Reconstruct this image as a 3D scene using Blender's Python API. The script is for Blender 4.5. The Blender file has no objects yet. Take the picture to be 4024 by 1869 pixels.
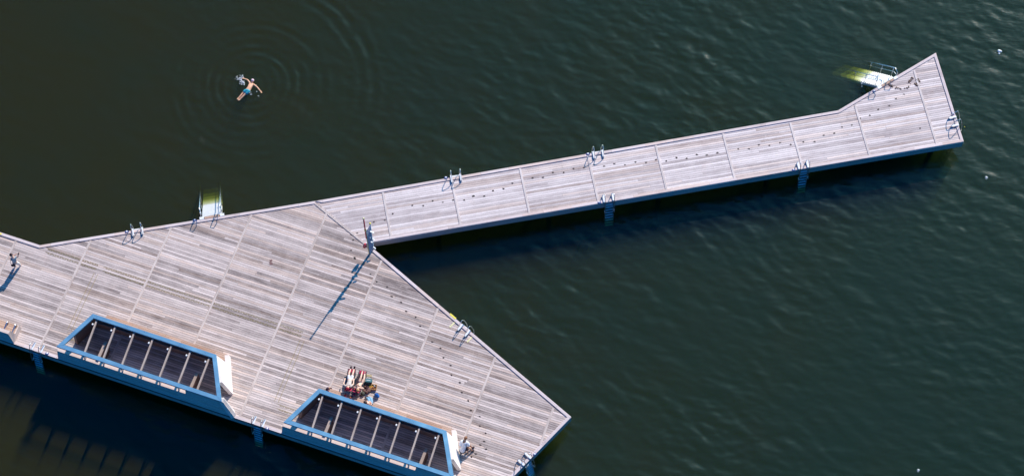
import bpy, bmesh, math, random
import numpy as np
from mathutils import Vector, Matrix
random.seed(7)
PI = math.pi
rad = math.radians
C = bpy.context.scene.collection

# ------------------------------------------------------------------ camera maths
F, TH, H = 8436.56, 0.4416252, 118.307      # focal length in photo pixels, tilt off nadir, height above the deck
WATER = -1.5
def at(px, py, z=0.0):
    """point of the world at height z that the photo shows at pixel px, py"""
    a, b = px - 2012, -(py - 934.5)
    d = Vector((a, b * math.cos(TH) + F * math.sin(TH), b * math.sin(TH) - F * math.cos(TH)))
    t = (z - H) / d.z
    return Vector((d.x * t, d.y * t, z))
PS1, A1 = -0.3355117, -46.8861              # grid of the main deck
PS2, A2 = 0.1861668, 3.1151                 # grid of the pier
def fr(ps, a, u, v, z=0.0):
    n = Vector((math.cos(ps), math.sin(ps), 0)); m = Vector((-n.y, n.x, 0))
    return n * (u + a) + m * v + Vector((0, 0, z))
def f1(u, v, z=0.0): return fr(PS1, A1, u, v, z)
def f2(u, v, z=0.0): return fr(PS2, A2, u, v, z)

# ------------------------------------------------------------------ node helpers
def new_mat(name):
    m = bpy.data.materials.new(name); m.use_nodes = True
    nt = m.node_tree
    for n in list(nt.nodes): nt.nodes.remove(n)
    return m, nt
class N:
    def __init__(s, nt): s.nt = nt
    def node(s, t, **k):
        n = s.nt.nodes.new(t)
        for a, b in k.items(): setattr(n, a, b)
        return n
    def link(s, a, b): s.nt.links.new(a, b)
    def put(s, sock, v):
        if isinstance(v, (int, float)): sock.default_value = v
        elif isinstance(v, (tuple, list)): sock.default_value = v
        else: s.link(v, sock)
    def math(s, op, a, b=0.0, c=None):
        n = s.node('ShaderNodeMath', operation=op)
        s.put(n.inputs[0], a); s.put(n.inputs[1], b)
        if c is not None: s.put(n.inputs[2], c)
        return n.outputs[0]
    def noise(s, vec, scale, detail=3, rough=.55, dist=0.0):
        n = s.node('ShaderNodeTexNoise'); s.link(vec, n.inputs['Vector'])
        n.inputs['Scale'].default_value = scale; n.inputs['Detail'].default_value = detail
        n.inputs['Roughness'].default_value = rough; n.inputs['Distortion'].default_value = dist
        return n.outputs['Fac']
    def comb(s, x, y, z=0.0):
        n = s.node('ShaderNodeCombineXYZ')
        s.put(n.inputs[0], x); s.put(n.inputs[1], y); s.put(n.inputs[2], z)
        return n.outputs[0]
    def white(s, vec):
        n = s.node('ShaderNodeTexWhiteNoise', noise_dimensions='3D'); s.link(vec, n.inputs['Vector'])
        return n.outputs['Value']
    def ramp(s, fac, stops):
        n = s.node('ShaderNodeValToRGB'); s.link(fac, n.inputs[0])
        e = n.color_ramp.elements
        while len(e) < len(stops): e.new(.5)
        for i, (p, c) in enumerate(stops):
            e[i].position = p; e[i].color = (c[0], c[1], c[2], 1) if isinstance(c, (tuple, list)) else (c, c, c, 1)
        return n.outputs['Color']
    def mix(s, f, a, b, mode='MIX'):
        n = s.node('ShaderNodeMix', data_type='RGBA', blend_type=mode)
        s.put(n.inputs[0], f)
        for i, v in ((6, a), (7, b)):
            if isinstance(v, tuple): n.inputs[i].default_value = (v[0], v[1], v[2], 1)
            else: s.link(v, n.inputs[i])
        return n.outputs[2]
    def coords(s):
        t = s.node('ShaderNodeTexCoord')
        x = s.node('ShaderNodeSeparateXYZ'); s.link(t.outputs['Object'], x.inputs[0])
        return t.outputs['Object'], x.outputs[0], x.outputs[1], x.outputs[2]

def finish(k, color, rough, bump=None, strength=.4, dist=.01, metallic=0.0, spec=.4):
    b = k.node('ShaderNodeBsdfPrincipled'); o = k.node('ShaderNodeOutputMaterial')
    if isinstance(color, tuple): b.inputs['Base Color'].default_value = (*color, 1)
    else: k.link(color, b.inputs['Base Color'])
    k.put(b.inputs['Roughness'], rough); k.put(b.inputs['Metallic'], metallic)
    b.inputs['Specular IOR Level'].default_value = spec
    if bump is not None:
        bn = k.node('ShaderNodeBump'); bn.inputs['Strength'].default_value = strength; bn.inputs['Distance'].default_value = dist
        k.link(bump, bn.inputs['Height']); k.link(bn.outputs[0], b.inputs['Normal'])
    k.link(b.outputs[0], o.inputs[0])
    return b

def planks(name, pitch, bay, lo, hi, axis='x', gap=.11, warm=(1, .9, .8), split=.45, gapcol=(.02, .011, .012), vary=1.0, x0=0.0):
    """weathered boards running along x, one tone for each board, dark joints, grain and stains"""
    m, nt = new_mat(name); k = N(nt)
    vec, x, y, z = k.coords()
    if axis == 'y': x, y = y, x
    if axis == 'z': x, y = z, x
    if axis == 'xz': y = z
    wob = k.math('MULTIPLY', k.math('SUBTRACT', k.noise(vec, .5, 1), .5), .012)
    yy = k.math('DIVIDE', k.math('ADD', y, wob), pitch)
    row = k.math('FLOOR', yy); fy = k.math('FRACT', yy)
    xx = k.math('DIVIDE', k.math('ADD', x, x0), bay)
    col = k.math('FLOOR', xx); fx = k.math('FRACT', xx)
    r1 = k.white(k.comb(row, col, 3.3)); r2 = k.white(k.comb(row, col, 9.1))
    pos = k.math('MULTIPLY_ADD', r1, .6, .2)
    sub = k.math('MULTIPLY', k.math('GREATER_THAN', fx, pos), k.math('LESS_THAN', r2, split))
    tone = k.white(k.comb(row, col, sub))
    hue = k.white(k.comb(row, col, k.math('ADD', sub, 17.0)))
    seed = k.math('MULTIPLY', tone, 37.0)
    grain = k.noise(k.comb(k.math('MULTIPLY', x, .7), k.math('MULTIPLY', y, 17), seed), 1.6, 6, .7, .6)
    fibre = k.noise(k.comb(k.math('MULTIPLY', x, 3), k.math('MULTIPLY', y, 130), seed), 1.0, 3, .7)
    blot = k.noise(vec, 1.3, 5, .62); big = k.noise(vec, .17, 3, .5)
    t = k.math('MULTIPLY_ADD', tone, .56 * vary, .23 - .28 * (vary - 1))
    t = k.math('ADD', t, k.math('MULTIPLY', k.math('SUBTRACT', grain, .5), 1.25))
    t = k.math('ADD', t, k.math('MULTIPLY', k.math('SUBTRACT', fibre, .5), .30))
    t = k.math('ADD', t, k.math('MULTIPLY', k.math('SUBTRACT', blot, .5), .40))
    t = k.math('ADD', t, k.math('MULTIPLY', k.math('SUBTRACT', big, .5), .35))
    mid = tuple((a * .45 + b * .55) for a, b in zip(lo, hi))
    colr = k.ramp(t, [(0.0, lo), (.5, mid), (1.0, hi)])
    wm = k.math('MULTIPLY', k.math('GREATER_THAN', hue, .72), .55)
    colr = k.mix(wm, colr, (*warm,), 'MULTIPLY')
    rust = k.ramp(k.noise(vec, .75, 4, .6), [(.60, 0.0), (.78, 1.0)])
    colr = k.mix(k.math('MULTIPLY', rust, .35), colr, (.95, .80, .70), 'MULTIPLY')
    scuff = k.ramp(k.noise(vec, 2.1, 6, .72, 1.2), [(.60, 0.0), (.70, 1.0)])
    colr = k.mix(k.math('MULTIPLY', scuff, .30), colr, tuple(min(1, c * 1.02) for c in hi))
    wet = k.ramp(k.noise(vec, 1.1, 5, .65, .8), [(.66, 0.0), (.74, 1.0)])
    colr = k.mix(k.math('MULTIPLY', wet, .35), colr, (.62, .58, .60), 'MULTIPLY')
    edge = k.math('LESS_THAN', fy, gap)
    joint = k.math('MULTIPLY', k.math('LESS_THAN', k.math('ABSOLUTE', k.math('SUBTRACT', fx, pos)), .003 / bay),
                   k.math('LESS_THAN', r2, split))
    dark = k.math('MAXIMUM', edge, joint)
    colr = k.mix(dark, colr, gapcol)
    h = k.math('ADD', k.math('MULTIPLY', dark, -1.0), k.math('MULTIPLY', grain, .25))
    finish(k, colr, .82, h, .5, .006, spec=.25)
    return m
def plain_wood(name, lo, hi, scale=3.0, stretch='x', rough=.8):
    m, nt = new_mat(name); k = N(nt)
    vec, x, y, z = k.coords()
    if stretch == 'x': v = k.comb(k.math('MULTIPLY', x, .12), k.math('MULTIPLY', y, 4), k.math('MULTIPLY', z, 4))
    elif stretch == 'y': v = k.comb(k.math('MULTIPLY', x, 4), k.math('MULTIPLY', y, .12), k.math('MULTIPLY', z, 4))
    else: v = k.comb(k.math('MULTIPLY', x, 4), k.math('MULTIPLY', y, 4), k.math('MULTIPLY', z, .12))
    g = k.noise(v, scale, 6, .7, .4); b = k.noise(vec, 1.1, 4)
    t = k.math('MULTIPLY_ADD', g, 1.0, k.math('MULTIPLY', k.math('SUBTRACT', b, .5), .7))
    finish(k, k.ramp(t, [(.2, lo), (.8, hi)]), rough, g, .3, .004, spec=.25)
    return m
def paint(name, col, rough=.5, metallic=0.0, var=.12, scale=9.0, spec=.5):
    m, nt = new_mat(name); k = N(nt)
    vec, x, y, z = k.coords()
    n = k.noise(vec, scale, 4)
    c = k.ramp(n, [(.25, tuple(v * (1 - var) for v in col)), (.75, tuple(min(1, v * (1 + var)) for v in col))])
    r = k.math('MULTIPLY_ADD', n, .2, rough - .1)
    finish(k, c, r, n, .12, .003, metallic, spec)
    return m

MAIN_LO, MAIN_HI = (.140, .104, .097), (.92, .765, .705)
M = {}
M['deck'] = planks('deck_planks', .137, 4.3, MAIN_LO, MAIN_HI, split=.3, x0=16.0)
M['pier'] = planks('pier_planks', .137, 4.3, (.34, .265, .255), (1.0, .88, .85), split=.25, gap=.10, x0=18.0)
M['kerb'] = planks('kerb_board', 9.0, 3.1, (.48, .38, .36), (.90, .76, .74), gap=.0, split=.9, vary=.6)
M['batten'] = plain_wood('batten_wood', (.38, .30, .27), (.78, .66, .60), 2.5, 'y')
M['batten_pale'] = plain_wood('pale_batten_wood', (.48, .40, .37), (.88, .77, .73), 2.5, 'y')
M['fascia'] = planks('fascia_boards', .11, 3.6, (.34, .29, .28), (.66, .58, .56), axis='xz', gap=.06, vary=.6)
M['wall'] = planks('cabin_cladding', .095, 2.6, (.50, .45, .43), (.90, .83, .80), axis='xz', gap=.07, vary=.7)
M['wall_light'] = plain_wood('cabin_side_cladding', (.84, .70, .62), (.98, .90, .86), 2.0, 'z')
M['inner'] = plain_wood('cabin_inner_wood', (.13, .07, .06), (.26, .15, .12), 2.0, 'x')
M['sill'] = plain_wood('sill_wood', (.62, .45, .36), (.88, .72, .64), 2.0, 'x')
M['beam'] = plain_wood('beam_wood', (.30, .22, .18), (.58, .48, .42), 3.0, 'y')
M['bench'] = planks('bench_boards', .137, 2.2, (.40, .24, .17), (.72, .50, .38), gap=.09, vary=.8)
M['zinc'] = paint('zinc_sheet', (.36, .70, .82), .30, .72, .10, 1.3)
M['steel'] = paint('stainless_steel', (.74, .76, .78), .28, 1.0, .06, 8)
M['grip'] = paint('white_grip_plate', (.85, .86, .88), .45, 0, .05)
M['alu'] = paint('aluminium_tread', (.86, .86, .82), .42, .25, .08, 12)
M['pile'] = paint('tarred_pile', (.05, .04, .035), .8)
M['yellow'] = paint('yellow_paint', (.86, .72, .10), .55)
M['paleyellow'] = paint('pale_yellow_paint', (.80, .74, .40), .6)
M['tactile'] = paint('brass_strip', (.36, .27, .12), .5, .2, .25, 6)
M['mark'] = paint('wet_mark', (.025, .012, .010), .6, 0, .4, 20)
M['stain'] = paint('rust_stain', (.22, .12, .11), .8, 0, .3, 20)
M['weed'] = paint('brown_seaweed', (.07, .026, .018), .5, 0, .5, 30)
M['navy'] = paint('navy_plate', (.06, .05, .30), .5)
M['white'] = paint('white_paint', (.88, .88, .88), .4, 0, .03)
M['red'] = paint('red_paint', (.60, .02, .06), .45)
M['dark'] = paint('dark_rubber', (.03, .03, .035), .6)
M['skin'] = paint('skin', (.84, .54, .40), .5, 0, .08, 15)
M['skin_tan'] = paint('tanned_skin', (.55, .28, .16), .5, 0, .10, 15)
M['hair_dark'] = paint('dark_hair', (.05, .022, .018), .55)
M['hair_light'] = paint('fair_hair', (.50, .30, .13), .55)
M['hair_brown'] = paint('brown_hair', (.30, .13, .06), .55)

# ------------------------------------------------------------------ mesh builder
class MB:
    def __init__(s): s.v = []; s.f = []
    def add(s, vs, fs):
        o = len(s.v); s.v += [tuple(p) for p in vs]; s.f += [tuple(i + o for i in f) for f in fs]
        return s
    def hull8(s, a, b):
        """a, b: two quads (4 points each) joined to a solid"""
        return s.prism(a, b)
    def prism(s, a, b):
        n = len(a)
        fs = [tuple(range(n))[::-1], tuple(range(n, 2 * n))]
        fs += [(i, (i + 1) % n, (i + 1) % n + n, i + n) for i in range(n)]
        return s.add(list(a) + list(b), fs)
    def box(s, x0, x1, y0, y1, z0, z1):
        return s.prism([(x0, y0, z0), (x1, y0, z0), (x1, y1, z0), (x0, y1, z0)], [(x0, y0, z1), (x1, y0, z1), (x1, y1, z1), (x0, y1, z1)])
    def bar(s, p, q, w, h, up=(0, 0, 1)):
        p, q = Vector(p), Vector(q); d = (q - p).normalized(); u = Vector(up)
        r = d.cross(u).normalized(); u = r.cross(d).normalized()
        c = [(-w / 2, -h / 2), (w / 2, -h / 2), (w / 2, h / 2), (-w / 2, h / 2)]
        return s.prism([p + r * a + u * b for a, b in c], [q + r * a + u * b for a, b in c])
    def tube(s, pts, r, n=8, closed=False):
        pts = [Vector(p) for p in pts]; m = len(pts)
        rs = r if isinstance(r, (list, tuple)) else [r] * m
        ref = None; vs = []
        for i, p in enumerate(pts):
            if closed: d = (pts[(i + 1) % m] - pts[i - 1])
            else: d = pts[min(i + 1, m - 1)] - pts[max(i - 1, 0)]
            d.normalize()
            if ref is None: ref = d.orthogonal().normalized()
            ref = (ref - d * ref.dot(d)); ref.normalize() if ref.length > 1e-6 else None
            b = d.cross(ref)
            vs += [p + (ref * math.cos(2 * PI * k / n) + b * math.sin(2 * PI * k / n)) * rs[i] for k in range(n)]
        fs = []
        for i in range(m if closed else m - 1):
            j = (i + 1) % m
            fs += [(i * n + k, i * n + (k + 1) % n, j * n + (k + 1) % n, j * n + k) for k in range(n)]
        if not closed: fs += [tuple(range(n))[::-1], tuple(range((m - 1) * n, m * n))]
        return s.add(vs, fs)
    def lathe(s, prof, n=16, c=(0, 0, 0), sx=1, sy=1):
        vs = []; m = len(prof)
        for r, z in prof: vs += [(c[0] + r * sx * math.cos(2 * PI * k / n), c[1] + r * sy * math.sin(2 * PI * k / n), c[2] + z) for k in range(n)]
        fs = [(i * n + k, i * n + (k + 1) % n, (i + 1) * n + (k + 1) % n, (i + 1) * n + k) for i in range(m - 1) for k in range(n)]
        fs += [tuple(range(n))[::-1], tuple(range((m - 1) * n, m * n))]
        return s.add(vs, fs)
    def blob(s, c, r, n=8, jit=.25, squash=1.0):
        """an irregular lump"""
        ph = [random.uniform(1 - jit, 1 + jit) for _ in range(n)]
        vs = []
        for j, (q, zz) in enumerate(((.55, -.8), (1, -.1), (.8, .55), (.3, .95))):
            for k in range(n):
                a = 2 * PI * k / n
                vs.append((c[0] + r * q * ph[k] * math.cos(a), c[1] + r * q * ph[(k + j) % n] * math.sin(a), c[2] + r * zz * squash))
        fs = [(i * n + k, i * n + (k + 1) % n, (i + 1) * n + (k + 1) % n, (i + 1) * n + k) for i in range(3) for k in range(n)]
        fs += [tuple(range(n))[::-1], tuple(range(3 * n, 4 * n))]
        return s.add(vs, fs)
    def build(s, name, mat, parent=None, smooth=False, bevel=0.0, loc=None, rot=0.0):
        me = bpy.data.meshes.new(name); me.from_pydata(s.v, [], s.f)
        bm = bmesh.new(); bm.from_mesh(me)
        bmesh.ops.recalc_face_normals(bm, faces=bm.faces)
        if bevel:
            bmesh.ops.bevel(bm, geom=[e for e in bm.edges if len(e.link_faces) == 2 and e.calc_face_angle(0) > .6], offset=bevel, segments=2, affect='EDGES')
        bm.to_mesh(me); bm.free()
        me.materials.append(mat)
        if smooth:
            for p in me.polygons: p.use_smooth = True
        o = bpy.data.objects.new(name, me); C.objects.link(o)
        if parent: o.parent = parent
        if loc is not None: o.location = loc; o.rotation_euler = (0, 0, rot)
        return o
def smooth_path(pts, it=2):
    pts = [Vector(p) for p in pts]
    for _ in range(it):
        q = [pts[0]]
        for a, b in zip(pts, pts[1:]): q += [a * .75 + b * .25, a * .25 + b * .75]
        q.append(pts[-1]); pts = q
    return pts
def thing(name, label, cat, loc=(0, 0, 0), rot=0.0, group=None):
    o = bpy.data.objects.new(name, None); C.objects.link(o); o.empty_display_size = .3
    o.location = loc; o.rotation_euler = (0, 0, rot)
    return tag(o, label, cat, group)
def tag(o, label=None, cat=None, group=None, kind=None):
    if label: o['label'] = label
    if cat: o['category'] = cat
    if group: o['group'] = group
    if kind: o['kind'] = kind
    return o
def copy_tree(o, parent=None):
    c = o.copy(); C.objects.link(c); c.parent = parent
    for ch in list(o.children): copy_tree(ch, c)
    return c

# ------------------------------------------------------------------ decks
def inset(poly, d):
    """mitred inset of a polygon given counter-clockwise"""
    n = len(poly); out = []
    for i in range(n):
        a, b, c = Vector(poly[i - 1]), Vector(poly[i]), Vector(poly[(i + 1) % n])
        e, g = (b - a).normalized(), (c - b).normalized()
        n1_, n2_ = Vector((-e.y, e.x)), Vector((-g.y, g.x))
        k = (n1_ + n2_); k /= k.length_squared / 2
        out.append(b + k * d)
    return out
def flat(poly, z): return [(p[0], p[1], z) for p in poly]
KW, KH = .18, .05
def deck(root, poly, sides, board_mat, dz=0.0):
    """board surface, a kerb board and a fascia for each open side"""
    ins = inset(poly, KW)
    MB().prism(flat(poly, -.14), flat(poly, dz)).build('board_surface', board_mat, root)
    n = len(poly)
    for i in sides:
        j = (i + 1) % n
        a, b, c, d = Vector(poly[i]), Vector(poly[j]), ins[j], ins[i]
        L = (b - a).length; ang = math.atan2((b - a).y, (b - a).x)
        R = Matrix.Rotation(-ang, 2)
        loc = [R @ (Vector(p) - a) for p in (a, b, c, d)]
        MB().prism(flat(loc, dz + .004), flat(loc, KH)).build('kerb_board', M['kerb'], root, bevel=.006, loc=(a.x, a.y, 0), rot=ang)
        MB().box(.0, L, .012, .07, -.64, -.003).build('fascia', M['fascia'], root, loc=(a.x, a.y, 0), rot=ang)

O1 = (16.0, 40.0)
deck_root = thing('bathing_deck', 'wide weathered timber deck with slanting ends, carrying both open-topped cabins', 'deck', f1(*O1), PS1)
def l1(u, v): return (u - O1[0], v - O1[1])
# open boundary of the main deck, counter-clockwise in its own grid; the seam with the pier closes it
P1 = [l1(-9, 36.44), l1(32.72, 36.44), l1(35.58, 43.0), l1(20.80, 49.32), l1(20.35, 49.42), l1(16.25, 51.19), l1(1.513, 42.88), l1(-9, 42.88)]
deck(deck_root, P1, (0, 1, 2, 5, 6), M['deck'])
for k in range(-2, 8):
    # the cover battens: upper end and lower end in the deck's grid
    u = 4.3 * k + 1e-6
    top = 42.70 if u < 1.5 else min(42.88 + (u - 1.513) * (51.19 - 42.88) / (16.25 - 1.513), 49.32 - (u - 20.80) * 6.32 / 14.78) - .24
    if 16.25 < u < 20.8: top = 51.19 - (u - 16.25) * 1.77 / 4.1 - .1
    low = 36.62 if u < 32.7 else 36.44 + (u - 32.72) * 6.56 / 2.86 + .3
    if top - low < .5: continue
    cut = [(low, top)]
    for s in (5.63, 19.91):
        if s + .9 < u < s + 9.6: cut = [(low, top)]
    for a, b in cut:
        MB().box(u - O1[0] - .065, u - O1[0] + .065, a - O1[1], b - O1[1], .004, .03).build('cover_batten', M['batten'], deck_root, bevel=.005)
# the eighth batten line close to the right corner
MB().box(34.4 - O1[0] - .065, 34.4 - O1[0] + .065, 40.75 - O1[1], 43.18 - O1[1], .004, .03).build('cover_batten', M['batten'], deck_root, bevel=.005)
a, b = Vector((*l1(16.25, 51.05), .02)), Vector((*l1(20.72, 49.26), .02))
MB().bar(a, b, .14, .03).build('seam_batten', M['batten'], deck_root, bevel=.005)

O2 = (18.0, 58.0)
pier_root = thing('bathing_pier', 'long narrow pier of pale boards running out to a pointed flared end', 'pier', f2(*O2), PS2)
def l2(u, v): return (u - O2[0], v - O2[1])
def to2(u, v):
    w = f1(u, v); n = Vector((math.cos(PS2), math.sin(PS2))); m = Vector((-n.y, n.x))
    return (w.x * n.x + w.y * n.y - A2, w.x * m.x + w.y * m.y)
sa, sb = to2(16.25, 51.19), to2(20.80, 49.32)
P2 = [l2(*sb), l2(36.1, 56.25), l2(36.1, 62.73), l2(28.95, 59.84), l2(*sa), l2(*to2(20.35, 49.42))]
P2[0] = l2(sb[0], 56.25)
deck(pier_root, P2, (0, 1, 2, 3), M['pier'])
for k in range(9):
    u = 4.3 * k
    top = 59.84 - .24 if u < 28.95 else 59.84 + (u - 28.95) * 2.89 / 7.15 - .27
    MB().box(u - O2[0] - .065, u - O2[0] + .065, 56.43 - O2[1], top - O2[1], .004, .03).build('cover_batten', M['batten_pale'], pier_root, bevel=.005)
def pile(root, x, y):
    MB().lathe([(.16, -7.5), (.16, -.15)], 12, (x, y, 0)).build('pile', M['pile'], root, smooth=False)
for u in (-6, 1, 8, 15, 22, 29):
    for v in (37.6, 40.5): pile(deck_root, *l1(u, v))
for u, v in ((12, 44.8), (18, 46.5), (24, 45)): pile(deck_root, *l1(u, v))
for u in (3, 10, 17, 24, 31): pile(pier_root, *l2(u, 57.1)); pile(pier_root, *l2(u, 58.9))
pile(pier_root, *l2(34.8, 57.3))

# guiding strips set in the deck
def strip(rows, name='guide_strip'):
    mb = MB()
    for (u0, v0, u1, v1, dash, gap) in rows:
        d = Vector((u1 - u0, v1 - v0)); L = d.length; d.normalize(); nn = Vector((-d.y, d.x)) * .012
        s = 0
        while s < L:
            e = min(L, s + dash)
            a = Vector(l1(u0, v0)) + d * s; b = Vector(l1(u0, v0)) + d * e
            mb.prism(flat([a - nn, b - nn, b + nn, a + nn], .0045), flat([a - nn, b - nn, b + nn, a + nn], .009))
            s = e + gap
    mb.build(name, M['tactile'], deck_root)
def runs(u0, u1, v):
    out = []
    for dv, off in ((.19, 0), (.135, .16), (-.075, .06), (-.13, .22)): out.append((u0 + off, v + dv, u1, v + dv, .27, .05))
    return out
strip(runs(1.95, 5.4, 42.66)); strip(runs(5.75, 18.75, 42.66))
strip([(5.62, 42.3, 5.62, 38.35, 9, 0), (5.38, 42.3, 5.38, 38.35, 9, 0)])
strip([(19.0, 42.3, 19.0, 38.2, 9, 0), (18.76, 42.3, 18.76, 38.2, 9, 0)])
strip(runs(5.5, 6.9, 37.95)); strip(runs(19.0, 20.4, 37.9))

def splat(px, py, root, grid, r=.05, mat=None, name='dark_footprint', flat_=False):
    w = at(px, py)
    ps, a, o = grid
    n = Vector((math.cos(ps), math.sin(ps))); m = Vector((-n.y, n.x))
    c = (w.x * n.x + w.y * n.y - a - o[0], w.x * m.x + w.y * m.y - o[1])
    mb = MB()
    for q in range(random.choice((2, 3, 3, 4))):
        ox, oy = (random.uniform(-.05, .05), random.uniform(-.035, .035)) if q else (0, 0)
        rr = r * (1 if q == 0 else random.uniform(.25, .6))
        k = 9; pts = []
        for i in range(k):
            an = 2 * PI * i / k; ra = rr * random.uniform(.55, 1.25)
            pts.append((c[0] + ox + ra * math.cos(an) * 1.5, c[1] + oy + ra * math.sin(an)))
        mb.prism(flat(pts, .0044), flat(pts, .0085 + .0006 * q))
    mb.build(name, mat or M['mark'], root)
FR = .042
G1, G2 = (PS1, A1, O1), (PS2, A2, O2)
def Z(x0, y0, lst): return [(x0 + x / 2.576, y0 + y / 2.576) for x, y in lst]
pier_marks = Z(1800, 500, [(150, 697), (265, 697), (355, 642), (462, 622), (547, 566), (655, 563), (752, 513), (857, 508), (960, 458), (1070, 458), (1168, 420), (1275, 410), (1375, 377), (1480, 395), (1583, 370), (1692, 382), (1797, 352), (1902, 357), (2003, 328), (2108, 342), (2210, 308), (2315, 315), (2418, 276), (2520, 282)])
pier_marks += Z(900, 740, [(1298, 450), (1465, 340), (1578, 318), (1657, 257), (1857, 172), (1965, 175), (2063, 127), (2165, 140), (2268, 118), (2380, 120), (2475, 78)])
pier_marks += Z(2800, 180, [(50, 1083), (260, 1043), (367, 1043), (470, 1002), (575, 1008), (683, 981), (792, 1000), (917, 973), (1032, 970), (1125, 907), (1232, 886), (1310, 822), (1410, 803), (1497, 735), (1592, 706), (1675, 645), (1790, 608), (1855, 537), (1940, 492), (2100, 835)])
deck_marks = Z(900, 740, [(1258, 522), (1233, 627), (1278, 712), (1270, 700), (1430, 868), (1495, 943), (1600, 995), (1647, 1092), (1745, 1150)])
deck_marks += Z(900, 1200, [(1795, 57), (1890, 117), (1937, 208), (2023, 270), (2060, 365), (2140, 430), (2170, 525), (2243, 603), (2252, 702), (2338, 778), (2357, 878), (2420, 960), (2447, 1057), (2537, 1120)])
deck_marks += Z(1600, 1405, [(735, 688), (795, 762), (780, 845), (742, 880), (797, 922), (693, 970), (650, 1000)])
for p in pier_marks: splat(*p, pier_root, G2)
for p in deck_marks: splat(*p, deck_root, G1)
for p in ((1065, 1023), (1066, 1035)): splat(*p, deck_root, G1, .10, M['stain'], 'rust_stain')
for p in ((3, 914),):
    w = at(*p, KH); n = w
    MB().box(-.22, .1, -.06, .05, 0, .006).build('yellow_mark', M['yellow'], deck_root, loc=tuple(Vector((*l1(-1.1, 42.79), KH + .001))), rot=0)
q0, q1 = Vector((*l1(20.80, 49.32), 0)), Vector((*l1(35.58, 43.0), 0)); ed = (q1 - q0).normalized(); en = Vector((ed.y, -ed.x, 0))
yo = Vector((*l1(26.62, 46.83), 0))
MB().box(0, .48, -.055, .055, 0, .006).build('yellow_mark', M['yellow'], deck_root, loc=(yo.x, yo.y, KH + .001), rot=math.atan2(ed.y, ed.x))

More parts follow.
